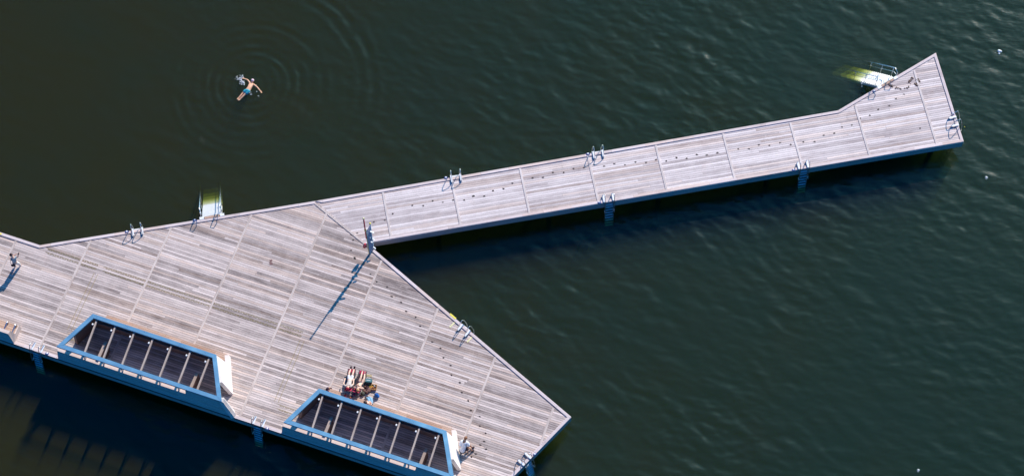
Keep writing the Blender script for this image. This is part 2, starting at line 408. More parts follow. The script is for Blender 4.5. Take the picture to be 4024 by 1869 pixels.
# ------------------------------------------------------------------ open-topped changing cabins
CORE = dict(FL=(.34, .0), BL=(1.51, 2.62), BR=(9.37, 2.61), FR=(10.80, .0))
def cabin():
    r = thing('changing_cabin', 'open-topped timber changing cabin', 'cabin')
    # the zinc capping: a mitred ring
    out = [CORE['FL'], CORE['FR'], CORE['BR'], CORE['BL']]
    inn = inset(out, .25)
    mb = MB()
    for i in range(4):
        j = (i + 1) % 4
        q = [out[i], out[j], inn[j], inn[i]]
        g = [Vector((*p, 0)) for p in q]
        mb.prism([(p.x, p.y, 2.07) for p in g], [(p.x, p.y, 2.20) for p in g])
    mb.build('zinc_capping', M['zinc'], r, bevel=.008)
    mb = MB()
    for i in range(4):                                    # welted joints of the capping
        j = (i + 1) % 4
        a_, b_ = Vector((*out[i], 2.204)), Vector((*inn[i], 2.204)); mb.bar(a_, b_, .02, .008)
    mb.build('capping_joint', M['zinc'], r)
    # front wall with its low ribbon opening
    def fy(z): return .02 + .06 * z / 1.2
    prof = [(0.0, 0), (11.34, 0), (10.82, 2.065), (8.46, 2.065), (8.36, 1.2), (.15, 1.2)]
    MB().prism([(u, fy(z) if z < 2 else .06, z + .004) for u, z in prof], [(u, fy(z) + .2 if z < 2 else .26, z + .004) for u, z in prof]).build('front_wall', M['wall'], r)
    MB().box(.16, 8.36, .065, .30, 1.206, 1.235).build('sill', M['sill'], r, bevel=.004)
    for k in range(7):
        x = 2.02 + 1.195 * k - .06
        if x < 8.3: MB().box(x - .035, x + .035, .10, .24, 1.237, 2.066).build('post', M['wall'], r)
    # sloping right-hand wall, in two slabs each side of the doorway, running on to close the bench
    th = Vector((-.20, -.10, 0))
    def slab(pts, name, mat):
        pts = [Vector(p) for p in pts]
        MB().prism(pts, [p + th for p in pts]).build(name, mat, r)
    slab([(11.345, .0, .004), (11.15, .44, .004), (10.76, .33, 2.06), (10.84, .05, 2.06)], 'door_jamb', M['wall_light'])
    slab([(10.67, 1.35, .004), (9.62, 3.50, .004), (9.57, 3.42, .47), (9.84, 2.86, .47), (9.40, 2.60, 2.066), (10.32, 1.17, 2.066)], 'side_wall', M['wall_light'])
    # left wall with the entrance towards the front corner
    tl = Vector((.22, -.08, 0))
    pts = [Vector(p) for p in ((1.17, 2.86, .004), (.53, 1.30, .004), (.86, 1.12, 2.066), (1.53, 2.60, 2.066))]
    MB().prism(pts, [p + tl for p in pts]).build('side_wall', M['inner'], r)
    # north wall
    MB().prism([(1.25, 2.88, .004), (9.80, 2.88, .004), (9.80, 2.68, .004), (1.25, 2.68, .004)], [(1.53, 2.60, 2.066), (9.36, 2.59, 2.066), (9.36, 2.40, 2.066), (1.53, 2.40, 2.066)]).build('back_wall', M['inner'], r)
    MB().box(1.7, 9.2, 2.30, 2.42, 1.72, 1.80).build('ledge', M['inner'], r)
    # the bench outside
    b = MB().box(1.75, 9.50, 2.92, 3.40, .42, .462).build('bench_seat', M['bench'], r, bevel=.004)
    MB().box(1.82, 9.45, 3.28, 3.34, .004, .418).build('bench_front', M['bench'], r)
    MB().prism([(1.76, 2.95, .004), (1.76, 3.38, .004), (1.815, 3.38, .004), (1.815, 2.95, .004)], [(1.76, 2.95, .417), (1.76, 3.38, .417), (1.815, 3.38, .417), (1.815, 2.95, .417)]).build('bench_end', M['bench'], r)
    # roof beams, each with its lamp
    for k in range(7):
        x = 1.85 + 1.195 * k; x2 = 2.02 + 1.185 * k
        bm_ = MB().prism([(x - .045, 2.46, 1.97), (x + .045, 2.46, 1.97), (x + .045, 2.46, 2.10), (x - .045, 2.46, 2.10)], [(x2 - .05, .24, 1.94), (x2 + .05, .24, 1.94), (x2 + .05, .24, 2.10), (x2 - .05, .24, 2.10)]).build('roof_beam', M['beam'], r)
        MB().box(x - .165, x - .075, 1.99, 2.10, 1.98, 2.08).build('lamp', M['white'], bm_, bevel=.01)
        MB().box(x - .08, x - .03, 2.03, 2.06, 2.02, 2.05).build('lamp_arm', M['dark'], bm_)
    for x in (2.67, 8.52):
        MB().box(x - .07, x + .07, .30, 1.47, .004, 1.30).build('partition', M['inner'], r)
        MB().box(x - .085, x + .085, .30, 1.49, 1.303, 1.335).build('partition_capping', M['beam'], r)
    return r
cab = cabin(); cab.location = f1(5.63, 36.45); cab.rotation_euler = (0, 0, PS1)
cab['label'] = 'open-topped timber cabin in the lower left, with nobody on its outside bench'; cab['group'] = 'open-topped cabins along the front edge'
cab2 = copy_tree(cab); cab2.location = f1(19.91, 36.45)
cab2['label'] = 'open-topped timber cabin at the bottom, with the sunbathers lying behind it'

# low bench with a high back, cut by the left edge
bn = thing('front_bench', 'timber bench with high back and two steel armrests at the left edge', 'bench', f1(0, 36.45), PS1)
prof = [(-6, 0), (2.77, 0), (2.61, 1.15), (-6, 1.15)]
MB().prism([(u, .02 + .08 * z, z + .004) for u, z in prof], [(u, .24 + .06 * z, z + .004) for u, z in prof]).build('backrest', M['wall'], bn)
MB().box(-6, 2.61, .11, .33, 1.157, 1.185).build('back_capping', M['sill'], bn, bevel=.004)
MB().box(-6, 2.68, .32, 1.02, .43, .465).build('seat', M['bench'], bn, bevel=.004)
MB().box(-6, 2.66, .92, .98, .004, .428).build('seat_front', M['bench'], bn)
MB().prism([(2.772, .03, .004), (2.772, 1.06, .004), (2.73, 1.04, .50), (2.74, .46, .50), (2.62, .34, 1.154), (2.62, .10, 1.154)],
           [(2.70, .03, .004), (2.70, 1.06, .004), (2.66, 1.04, .50), (2.67, .46, .50), (2.55, .34, 1.154), (2.55, .10, 1.154)]).build('end_panel', M['sill'], bn)
for u in (2.04, 2.58):
    MB().tube(smooth_path([(u, .42, .62), (u, .85, .72), (u, .98, .70), (u, .98, .47)]), .042, 10).build('armrest', M['steel'], bn, smooth=True)

# ------------------------------------------------------------------ bathing ladders
def rail_path(x):
    return smooth_path([(x, .50, .10), (x, .44, .36), (x, .16, .80), (x, .0, .82), (x, -.14, .42), (x, -.26, -.10), (x, -.36, -.72), (x, -.30, -.88), (x, -.17, -.72)], 2)
def ladder():
    r = thing('bathing_ladder', 'steel bathing ladder', 'ladder')
    for s in (-1, 1):
        x = s * .29
        MB().tube(rail_path(x), .022, 8).build('handrail', M['steel'], r, smooth=True)
        MB().box(x - .06, x + .06, .0, .50, .095, .125).build('grip_plate', M['grip'], r, bevel=.006)
        MB().box(x - .04, x + .04, .40, .48, .0055, .093).build('foot', M['steel'], r)
        MB().bar((s * .26, -.03, -.02), (s * .26, -.46, -2.5), .03, .06, (0, 1, 0)).build('stringer', M['steel'], r)
    for k in range(9):
        z = -.22 - .262 * k; y = -.03 + .173 * (z + .02)
        MB().box(-.245, .245, y - .04, y + .04, z - .015, z + .015).build('rung', M['grip'], r, bevel=.004)
    return r
lad = ladder()
sideM = math.atan2(ed.y, ed.x) + PS1 + PI
d5 = Vector((-2.86, -6.56)); rot5 = math.atan2(d5.y, d5.x) + PS1 + PI
spots = [
    (f2(-15.14, 59.82), PS2 + PI, 'steel bathing ladder on the far edge, leftmost of the ladders above the deck'),
    (f2(4.60, 59.82), PS2 + PI, 'steel bathing ladder on the far pier edge, the one nearer the rescue post'),
    (f2(13.56, 59.82), PS2 + PI, 'steel bathing ladder on the far edge of the pier, midway along it'),
    (f2(36.1, 57.72), PS2 + PI / 2, 'steel bathing ladder on the end edge of the pier by its outer corner'),
    (f1(27.87, 46.30), sideM, 'steel bathing ladder between pale yellow strips on the slanting right edge'),
    (f1(4.24, 36.44), PS1, 'steel bathing ladder between the left bench and the left cabin'),
    (f1(18.42, 36.44), PS1, 'steel bathing ladder on the front edge between the two cabins'),
    (f2(13.55, 56.25), PS2, 'steel bathing ladder with blue shaded rungs midway along the near side of the pier'),
    (f2(25.85, 56.25), PS2, 'steel bathing ladder with blue shaded rungs on the near side towards the pier end'),
    (f1(34.06, 39.52), rot5, 'steel bathing ladder at the bottom right corner of the deck, cut by the frame'),
]
for i, (p, a, lb) in enumerate(spots):
    o = lad if i == 0 else copy_tree(lad)
    o.location = p; o.rotation_euler = (0, 0, a); o['label'] = lb; o['group'] = 'bathing ladders round the decks'
# deck lights beside them
def deck_light():
    r = thing('edge_light', 'round white light', 'light')
    MB().box(-.10, .10, -.065, .065, 0, .018).build('base_plate', M['navy'], r, bevel=.004)
    MB().lathe([(.058, .0185), (.058, .05), (.045, .066), (.02, .074)], 16).build('dome', M['white'], r, smooth=True)
    return r
dl = deck_light()
lights = [((498, 910), PS2, 'round white light on a navy plate left of the leftmost far-edge ladder'),
          ((1752, 698), PS2, 'round white light on a navy plate by the pier ladder nearer the rescue post'),
          ((2310, 605), PS2, 'round white light on a navy plate by the midway ladder on the far pier edge'),
          ((3745, 447), PS2 + PI / 2, 'round white light on a navy plate above the ladder on the pier end'),
          ((185, 1388), PS1, 'round white light on a navy plate between left ladder and left cabin'),
          ((1050, 1683), PS1, 'round white light on a navy plate right of the ladder between the cabins'),
          ((2355, 796), PS2, 'round white light on a navy plate left of the midway ladder on the near side'),
          ((3119, 668), PS2, 'round white light on a navy plate left of the near-side ladder towards the pier end'),
          ((2101, 1783), rot5, 'round white light on a navy plate at the bottom right deck corner'),
          ((3434, 358), .577, 'round white light on a navy plate left of the stair at the pier end'),
          ((765, 865), PS2, 'round white light on a navy plate left of the stair on the deck')]
for i, ((x, y), a, lb) in enumerate(lights):
    o = dl if i == 0 else copy_tree(dl)
    o.location = at(x, y, KH) + Vector((0, 0, .003)); o.rotation_euler = (0, 0, a); o['label'] = lb; o['group'] = 'round lights on the kerb boards'
# pale yellow strips beside the slanting-edge ladder
for i, (u, lb) in enumerate(((27.15, 'short pale yellow strip left of the ladder on the slanting edge'), (28.45, 'short pale yellow strip right of the ladder on the slanting edge'))):
    p = q0 + ed * 0 + Vector((0, 0, 0))
    s_ = ((u - 20.80) / 14.78) * Vector((14.78, -6.32)).length
    base = Vector((*l1(20.80, 49.32), 0)) + ed * s_ + en * .22
    mb = MB().box(0, .42, -.045, .045, .005, .02)
    mb.build('yellow_strip', M['paleyellow'], deck_root, loc=(base.x, base.y, 0), rot=math.atan2(en.y, en.x))

# ------------------------------------------------------------------ broad stairs into the water
def stair():
    r = thing('bathing_stair', 'aluminium stair', 'stairs')
    W2 = .56
    for k in range(24):
        z = -.06 - .19 * k; y = -.10 - .174 * k
        MB().box(-W2, W2, y - .13, y + .09, z - .025, z).build('tread', M['alu'], r)
    for s in (-1, 1):
        MB().bar((s * (W2 + .03), .02, -.14), (s * (W2 + .03), -4.2, -4.71), .04, .16, (0, 0, 1)).build('stringer', M['alu'], r)
        x = s * (W2 + .07)
        top = [(x, .10, .46), (x, .14, .72), (x, -.16, .95), (x, -2.35, -1.46), (x, -3.9, -3.15)]
        hr = MB().tube(top, .024, 8)
        hr.tube([(x, .10, .46), (x, -.22, .42), (x, -2.35, -1.93), (x, -3.7, -3.4)], .018, 8)
        h = hr.build('handrail', M['steel'], r, smooth=True)
        for y in (-.30, -1.20, -2.1):
            zt = .95 + (y + .16) * 1.1
            MB().tube([(x, y, zt), (x, y, zt - 1.0)], .02, 8).build('baluster', M['steel'], h, smooth=True)
        MB().box(x - .13, x + .13, -.02, .16, .055, .068).build('landing_plate', M['white'], r)
    MB().box(-W2 + .1, W2 - .1, .0, .17, .053, .062).build('threshold', M['bench'], r)
    return r
st = stair(); st.location = f2(-10.55, 59.84); st.rotation_euler = (0, 0, PS2 + PI)
st['label'] = 'bright aluminium stair going down into the water from the far edge of the deck'; st['group'] = 'stairs into the water'
st2 = copy_tree(st)
e2 = (f2(36.1, 62.73) - f2(28.95, 59.84)).normalized()
mid = f2(28.95, 59.84) + e2 * ((at(3488, 327) - f2(28.95, 59.84)).dot(e2))
st2.location = mid; st2.rotation_euler = (0, 0, math.atan2(e2.y, e2.x) + PI)
st2['label'] = 'bright aluminium stair going down into the water at the flared end of the pier'

# ------------------------------------------------------------------ rescue post
base = at(1459, 990); 
rp = thing('rescue_post', 'tall narrow post with blue slats, red mast and lifebuoy in the inner corner', 'rescue post', base, 0)
L_, R_ = at(1451, 997) - base, at(1468, 979) - base
dirn = (R_ - L_).normalized(); nrm = Vector((dirn.y, -dirn.x, 0))
M['slat'] = paint('pale_blue_slat', (.42, .55, .66), .5, 0, .15)
M['board'] = paint('dark_blue_board', (.06, .08, .16), .6)
M['olive'] = paint('olive_post', (.42, .46, .18), .6)
MB().tube([L_, L_ + Vector((0, 0, 3.45))], .035, 10).build('post', M['olive'], rp, smooth=True)
MB().tube([R_, R_ + Vector((0, 0, 3.55))], .035, 10).build('post', M['slat'], rp, smooth=True)
pb = MB().prism([L_ + Vector((0, 0, .15)), R_ + Vector((0, 0, .15)), R_ + nrm * .03 + Vector((0, 0, .15)), L_ + nrm * .03 + Vector((0, 0, .15))],
                [L_ + Vector((0, 0, 2.3)), R_ + Vector((0, 0, 3.2)), R_ + nrm * .03 + Vector((0, 0, 3.2)), L_ + nrm * .03 + Vector((0, 0, 2.3))]).build('back_board', M['board'], rp)
mb = MB()
for k in range(15):
    z = .12 + k * .22
    mb.bar(L_ - nrm * -.045 + Vector((0, 0, z)), R_ + nrm * .045 + Vector((0, 0, z + .30)), .075, .03, nrm)
mb.build('slats', M['slat'], rp)
MB().tube([L_ + Vector((-.04, 0, 2.2)), L_ + Vector((-.04, 0, 4.85))], .042, 10).build('red_mast', M['red'], rp, smooth=True)
for z, x, m_ in ((4.9, -.04, 'paleyellow'), (3.35, -.04, 'yellow')): MB().lathe([(.02, -.06), (.06, -.03), (.06, .04), (.02, .07)], 12, (L_.x + x, L_.y, z)).build('mast_cap', M[m_], rp, smooth=True)
MB().lathe([(.02, -.05), (.06, -.02), (.06, .04), (.02, .06)], 12, (R_.x, R_.y, 3.6)).build('post_cap', M['yellow'], rp, smooth=True)
for z, dx, w in ((2.75, .20, .24), (2.1, -.02, .20), (1.45, .02, .26), (1.75, .24, .14), (.55, .22, .14)):
    c = (L_ + R_) / 2 + Vector((dx, 0, z))
    MB().prism([c + Vector((-w / 2, -.02, .04)), c + Vector((w / 2, -.08, -.06)), c + Vector((w / 2, .0, -.06)), c + Vector((-w / 2, .06, .04))],
               [c + Vector((-w / 2, -.02, .10)), c + Vector((w / 2, -.08, -.02)), c + Vector((w / 2, .0, -.02)), c + Vector((-w / 2, .06, .10))]).build('floodlight', M['white'], rp)
lb_c = at(1434, 965, .95) - base
ring = []
for k in range(24):
    an = 2 * PI * k / 24
    ring.append(lb_c + Vector((.07 * math.cos(an), .06 * math.cos(an), .0)) + Vector((0, 0, .21 * math.sin(an))))
MB().tube(ring, .05, 10, closed=True).build('lifebuoy', M['red'], rp, smooth=True)
MB().tube([lb_c + Vector((.1, .05, -.2)), lb_c + Vector((.17, .08, .2))], [.04, .07], 10).build('lifebuoy_cover', M['white'], rp, smooth=True)
MB().tube([lb_c + Vector((.1, .0, -.1)), L_ + Vector((0, 0, .9))], .02, 8).build('bracket', M['steel'], rp, smooth=True)

# ------------------------------------------------------------------ water
sw = at(984, 342, WATER)
def water():
    m, nt = new_mat('sea_water'); k = N(nt)
    vec, x, y, z = k.coords()
    mp = k.node('ShaderNodeMapping'); mp.vector_type = 'TEXTURE'; k.link(vec, mp.inputs['Vector'])
    mp.inputs['Rotation'].default_value = (0, 0, rad(-8)); mp.inputs['Scale'].default_value = (.42, .15, 1)
    h = k.noise(mp.outputs[0], 1.0, 1.5, .55)
    bn = k.node('ShaderNodeBump'); bn.inputs['Strength'].default_value = 1.0; bn.inputs['Distance'].default_value = FINE
    k.link(h, bn.inputs['Height'])
    fres = k.node('ShaderNodeFresnel'); fres.inputs['IOR'].default_value = 1.47; k.link(bn.outputs[0], fres.inputs['Normal'])
    gl = k.node('ShaderNodeBsdfGlossy'); gl.inputs['Roughness'].default_value = GLOSS; k.link(bn.outputs[0], gl.inputs['Normal'])
    tr = k.node('ShaderNodeBsdfTransparent')
    ge = k.node('ShaderNodeNewGeometry')          # seen from below the light has already been bent steeply: hardly any is turned back
    fac = k.math('MULTIPLY', fres.outputs[0], k.math('SUBTRACT', 1.0, ge.outputs['Backfacing']))
    mx = k.node('ShaderNodeMixShader'); k.link(fac, mx.inputs[0]); k.link(tr.outputs[0], mx.inputs[1]); k.link(gl.outputs[0], mx.inputs[2])
    o = k.node('ShaderNodeOutputMaterial'); k.link(mx.outputs[0], o.inputs['Surface'])
    return m
FINE, GLOSS, SLOPE = .0090, .17, .060
def waves(nx, ny, d, x0, y0):
    """heights of a wind-ruffled surface on a grid: filtered noise with crests lying along one direction, and the swimmer's rings"""
    rng = np.random.default_rng(5)
    kx = np.fft.fftfreq(nx, d)[None, :] * 2 * PI; ky = np.fft.fftfreq(ny, d)[:, None] * 2 * PI
    kk = np.hypot(kx, ky); kk[0, 0] = 1
    def field(lmin, lmax, p, ang, spread, base):
        th = np.arctan2(ky, kx) - ang
        a = kk ** -p * np.exp(-(kk * lmin / (2 * PI)) ** 2) * np.exp(-(2 * PI / (kk * lmax)) ** 4)
        a = a * (base + np.abs(np.cos(th)) ** spread); a[0, 0] = 0
        f = np.real(np.fft.ifft2(np.fft.fft2(rng.standard_normal((ny, nx))) * a))
        gy, gx = np.gradient(f, d)
        return f / math.sqrt((gx ** 2 + gy ** 2).mean())
    f = .75 * field(.34, 2.1, 1.8, rad(62), 4, .22) + .50 * field(.25, .9, 1.5, rad(84), 4, .3) + .24 * field(1.2, 4.0, 1.6, rad(50), 3, .4)
    X = x0 + np.arange(nx)[None, :] * d + np.zeros((ny, 1)); Y = y0 + np.arange(ny)[:, None] * d + np.zeros((1, nx))
    P = field(5, 30, 2.0, 0, 0, 1.0); P = P / P.std()
    t = np.clip((X + 26) / 34, 0, 1); t = t * t * (3 - 2 * t)
    g = (.55 + .45 * t) * (1 + .28 * np.clip(P, -2, 2)) * (1 - .42 * np.clip((X - 6) / 26, 0, 1))
    r0 = np.hypot(X - sw.x, Y - sw.y)
    h = f * g * SLOPE * (1 - .45 * np.exp(-(r0 / 6.5) ** 2))
    W_ = field(1.5, 6, 2.0, 0, 0, 1.0); W_ = W_ / W_.std()
    r = np.hypot(X - sw.x, Y - sw.y) + .035 * W_; th = np.arctan2(Y - sw.y, X - sw.x)
    V_ = field(1.0, 4, 1.5, 0, 0, 1.0); V_ = np.clip(.85 + .35 * V_ / V_.std(), .15, 1.6)
    env = 1.0 * np.exp(-r / 1.2) + .5 * np.exp(-((r - 2.6) / .9) ** 2) + .34 * np.exp(-((r - 4.6) / .8) ** 2) + .75 * np.exp(-((r - 7.6) / 1.0) ** 2) * (.15 + .85 * np.clip(np.cos(th - rad(50)), 0, 1))
    lam = .50 + .05 * r
    h += env * V_ * np.sin(2 * PI * np.log(.50 + .05 * r) / .05) * lam * .038
    e = np.minimum(np.minimum(X - x0, x0 + (nx - 1) * d - X), np.minimum(Y - y0, y0 + (ny - 1) * d - Y))
    return X, Y, h * np.clip(e / 4, 0, 1)
wm = water()
d_, nx_, ny_ = .10, 780, 440
gx0, gy0 = -39.0, 35.0
X, Y, Hh = waves(nx_, ny_, d_, gx0, gy0); Hh = .11 * np.tanh(Hh / .11)
co = np.stack([X, Y, WATER + Hh], -1).reshape(-1, 3)
ii = (np.arange(ny_ - 1)[:, None] * nx_ + np.arange(nx_ - 1)[None, :]).reshape(-1)
quads = np.stack([ii, ii + 1, ii + 1 + nx_, ii + nx_], -1)
gx1, gy1 = gx0 + (nx_ - 1) * d_, gy0 + (ny_ - 1) * d_
n0 = len(co)
B_ = 220
ext = [(-B_, -160, WATER), (B_, -160, WATER), (B_, 320, WATER), (-B_, 320, WATER)]
DEP = [.13, .24, .36, .50, .67, .88, 1.15, 1.5, 2.0, 2.8]
me = bpy.data.meshes.new('water')
vs = [tuple(p) for p in co.tolist()] + ext
fs = quads.tolist()
c00, c10, c11, c01 = 0, nx_ - 1, nx_ * ny_ - 1, nx_ * (ny_ - 1)
fs += [[n0, n0 + 1] + list(range(c10, -1, -1)), [n0 + 1, n0 + 2] + list(range(c11, c10 - 1, -nx_)),
       [n0 + 2, n0 + 3] + list(range(c01, c11 + 1)), [n0 + 3, n0] + list(range(0, c01 + 1, nx_))]
first = len(fs)
for d in DEP:
    o_ = len(vs); vs += [(x_, y_, WATER - d) for x_, y_, _ in ext]; fs.append([o_, o_ + 1, o_ + 2, o_ + 3])
me.from_pydata(vs, [], fs)
me.polygons.foreach_set('use_smooth', [True] * len(fs))
me.materials.append(wm)
w = bpy.data.objects.new('water', me); C.objects.link(w)
SIG = (.80, .74, 1.7)                      # what a metre of this water takes from red, green and blue
MURK, TEAL = (.066, .060, .016), (.034, .066, .058)
for i, d in enumerate(DEP):
    nx = DEP[i + 1] if i + 1 < len(DEP) else d + 1
    t = nx - d
    a_ = 1 - math.exp(-.5 * t)
    m, nt = new_mat('murk'); k = N(nt)
    tr = k.node('ShaderNodeBsdfTransparent'); tr.inputs[0].default_value = (*[math.exp(-(g - .45) * t) for g in SIG], 1)
    df = k.node('ShaderNodeBsdfDiffuse')
    # diffuse colour drifts from brown on the left to teal on the right, in clouds
    vec, x, y, z = k.coords()
    n_ = k.noise(vec, .10 + .04 * i, 2, .5)
    f_ = k.math('ADD', k.math('DIVIDE', k.math('ADD', x, 30.0), 55.0), k.math('MULTIPLY', k.math('SUBTRACT', n_, .5), 2.2))
    f_.node.use_clamp = True
    k.link(k.mix(f_, MURK, TEAL), df.inputs[0])
    mx = k.node('ShaderNodeMixShader'); mx.inputs[0].default_value = a_
    k.link(tr.outputs[0], mx.inputs[1]); k.link(df.outputs[0], mx.inputs[2])
    o = k.node('ShaderNodeOutputMaterial'); k.link(mx.outputs[0], o.inputs['Surface'])
    w.data.materials.append(m); w.data.polygons[first + i].material_index = i + 1
tag(w, kind='structure')
bed = MB().box(-219, 219, -159, 319, -7.4, -6.9).build('seabed', paint('silt', (.05, .06, .05), .9)); tag(bed, kind='structure')

# ------------------------------------------------------------------ people
def skin_mesh(name, verts, edges, radii, mat, parent=None, root=0, levels=2):
    me = bpy.data.meshes.new(name); me.from_pydata([tuple(v) for v in verts], edges, [])
    o = bpy.data.objects.new(name, me); C.objects.link(o)
    o.modifiers.new('skin', 'SKIN')
    sv = me.skin_vertices[0].data
    for i, r in enumerate(radii):
        rx, ry = (r, r) if isinstance(r, (int, float)) else r
        sv[i].radius = (rx, ry); sv[i].use_root = (i == root)
    s = o.modifiers.new('sub', 'SUBSURF'); s.levels = levels; s.render_levels = levels
    bpy.context.view_layer.update()
    ev = o.evaluated_get(bpy.context.evaluated_depsgraph_get())
    nm = bpy.data.meshes.new_from_object(ev)
    o.modifiers.clear(); o.data = nm
    nm.materials.clear(); nm.materials.append(mat)
    for p in nm.polygons: p.use_smooth = True
    if parent: o.parent = parent
    return o
def chain(V, E, R, start, pts, rs):
    prev = start
    for p, r in zip(pts, rs):
        V.append(Vector(p)); R.append(r); E.append((prev, len(V) - 1)); prev = len(V) - 1
    return prev
def person(label, origin, J, skin, group=None, clothes=(), hair=None, cap=None, face=None):
    """J holds the joints in world coordinates; the body is one skinned surface, clothes and hair its children"""
    root = thing('person', label, 'person', origin)
    o = Vector(origin); J = {a: Vector(b) - o for a, b in J.items()}
    V, E, R = [J['pelvis']], [], [.125]
    up = (J['neck'] - J['pelvis'])
    waist = J['pelvis'] + up * .38; chest = J['pelvis'] + up * .76
    wi = chain(V, E, R, 0, [waist, chest], [.115, .125]); ch = wi
    nk = chain(V, E, R, ch, [J['neck']], [.055])
    hd = (J['head'] - J['neck']).normalized()
    chain(V, E, R, nk, [J['head'] - hd * .05, J['head'] + hd * .05, J['head'] + hd * .11], [.078, .088, .05])
    for s in ('l', 'r'):
        c = V[ch]
        sh = J['sh_' + s]; el = J['el_' + s]; ha = J['ha_' + s]
        i = chain(V, E, R, ch, [c.lerp(sh, .75), sh, sh.lerp(el, .5), el, el.lerp(ha, .5), ha], [.075, .055, .047, .040, .036, .027])
        d = (ha - el).normalized(); side = d.cross(Vector((0, 0, 1)));
        side = side.normalized() if side.length > .1 else Vector((1, 0, 0)); curl = side.cross(d)
        palm = ha + d * .075
        pi_ = chain(V, E, R, i, [palm], [(.036, .018)])
        for q, (off, ln) in enumerate(((-.03, .062), (-.01, .075), (.01, .07), (.03, .055))):
            a_ = palm + d * .03 + side * off
            chain(V, E, R, pi_, [a_, a_ + d * ln * .5 - curl * .006, a_ + d * ln - curl * .02], [.010, .009, .008])
        tb = ha + d * .03
        chain(V, E, R, i, [tb + side * .04 * (1 if s == 'l' else -1), tb + side * .055 * (1 if s == 'l' else -1) + d * .045], [.011, .009])
        hp = J['hip_' + s]; kn = J['kn_' + s]; an = J['an_' + s]; toe = J['toe_' + s]
        i = chain(V, E, R, 0, [hp, hp.lerp(kn, .5), kn, kn.lerp(an, .4), an, an.lerp(toe, .6), toe], [.085, .075, .055, .052, .036, .036, .026])
    skin_mesh('body', V, E, [(q * 1.12 if isinstance(q, float) and q > .03 else q) for q in R], skin, root)
    # clothes: the same limbs, a little thicker
    for (nm, what, mat, g) in clothes:
        if what in ('shirt', 'tee', 'vest'):
            v, e, r = [J['pelvis'] + up * (.02 if g < .03 else -.22)], [], [.125 + g]
            c = chain(v, e, r, 0, [waist, chest], [.122 + g, .132 + g])
            chain(v, e, r, c, [chest + up * .17], [.075 + g])
            if what != 'vest':
                for s in 'lr':
                    sh, el = J['sh_' + s], J['el_' + s]
                    chain(v, e, r, c, [v[c].lerp(sh, .75), sh, sh.lerp(el, .55 if what == 'tee' else .95)], [.08 + g, .066 + g, .058 + g])
        elif what in ('shorts', 'trousers', 'trunks'):
            v, e, r = [J['pelvis']], [], [.13 + g]
            chain(v, e, r, 0, [J['pelvis'] + up * .16], [.122 + g])
            for s in 'lr':
                hp, kn, an = J['hip_' + s], J['kn_' + s], J['an_' + s]
                pts, rs = [hp, hp.lerp(kn, .45)], [.095 + g, .088 + g]
                if what == 'shorts': pts.append(hp.lerp(kn, .8)); rs.append(.082 + g)
                if what == 'trousers': pts += [kn, kn.lerp(an, .5), kn.lerp(an, .92)]; rs += [.07 + g, .066 + g, .062 + g]
                chain(v, e, r, 0, pts, rs)
        elif what == 'top':
            v, e, r = [chest - up * .1], [], [.128 + g]; chain(v, e, r, 0, [chest + up * .04], [.13 + g])
        elif what == 'shoes':
            v, e, r = [], [], []
            for s in 'lr':
                an, toe, kn = J['an_' + s], J['toe_' + s], J['kn_' + s]
                b0 = len(v); v.append(an.lerp(kn, .22)); r.append(.048 + g)
                chain(v, e, r, b0, [an, an.lerp(toe, .6), toe], [.05 + g, .048 + g, .036 + g])
            half = len(v) // 2
            for q, (a_, b_) in enumerate(((0, half), (half, len(v)))):
                skin_mesh(nm, v[a_:b_], [(i - a_, j - a_) for i, j in e if a_ <= i < b_], r[a_:b_], mat, root)
            continue
        skin_mesh(nm, v, e, [q * 1.1 for q in r], mat, root)
    fwd = (J['face'] - J['head']).normalized()
    fwd = (fwd - hd * fwd.dot(hd)).normalized()
    right = fwd.cross(hd)
    c = J['head'] + hd * .03
    if hair:
        mb = MB(); n, rows = 14, 8
        vs = []
        for i in range(rows + 1):
            a_ = PI * i / rows * .60
            for k_ in range(n):
                b_ = 2 * PI * k_ / n
                dd = math.sin(a_) * math.cos(b_); ee = math.sin(a_) * math.sin(b_); zz = math.cos(a_)
                q = (hd * .75 - fwd * .65).normalized(); q2 = right; q3 = q.cross(q2)
                rr = .112 * (1 + .05 * math.sin(5 * b_ + i))
                vs.append(c + q * zz * rr + q2 * dd * rr * .88 + q3 * ee * rr)
        fs = [(i * n + k_, i * n + (k_ + 1) % n, (i + 1) * n + (k_ + 1) % n, (i + 1) * n + k_) for i in range(rows) for k_ in range(n)]
        fs.append(tuple(range(rows * n, rows * n + n)))
        mb.add(vs, fs); mb.build('hair', hair, root, smooth=True)
    if cap:
        MB().blob(c + hd * .055, .108, 12, .03, .9).build('swim_cap', cap, root, smooth=True)
    e_ = MB()
    for s in (-1, 1): e_.blob(c + fwd * .086 + right * .032 * s + hd * .0, .012, 6, 0)
    e_.build('eyes', M['dark'], root)
    MB().prism([c + fwd * .085 - hd * .045 + right * .016, c + fwd * .085 - hd * .045 - right * .016, c + fwd * .088 + hd * .005], [c + fwd * .118 - hd * .038 + right * .006, c + fwd * .118 - hd * .038 - right * .006, c + fwd * .098 + hd * .005]).build('nose', skin, root)
    MB().bar(c + fwd * .086 - hd * .066 + right * .025, c + fwd * .086 - hd * .066 - right * .025, .012, .012, hd).build('mouth', M['red'], root)
    return root
def cloth(name, col, **k): return paint(name, col, .85, **k)

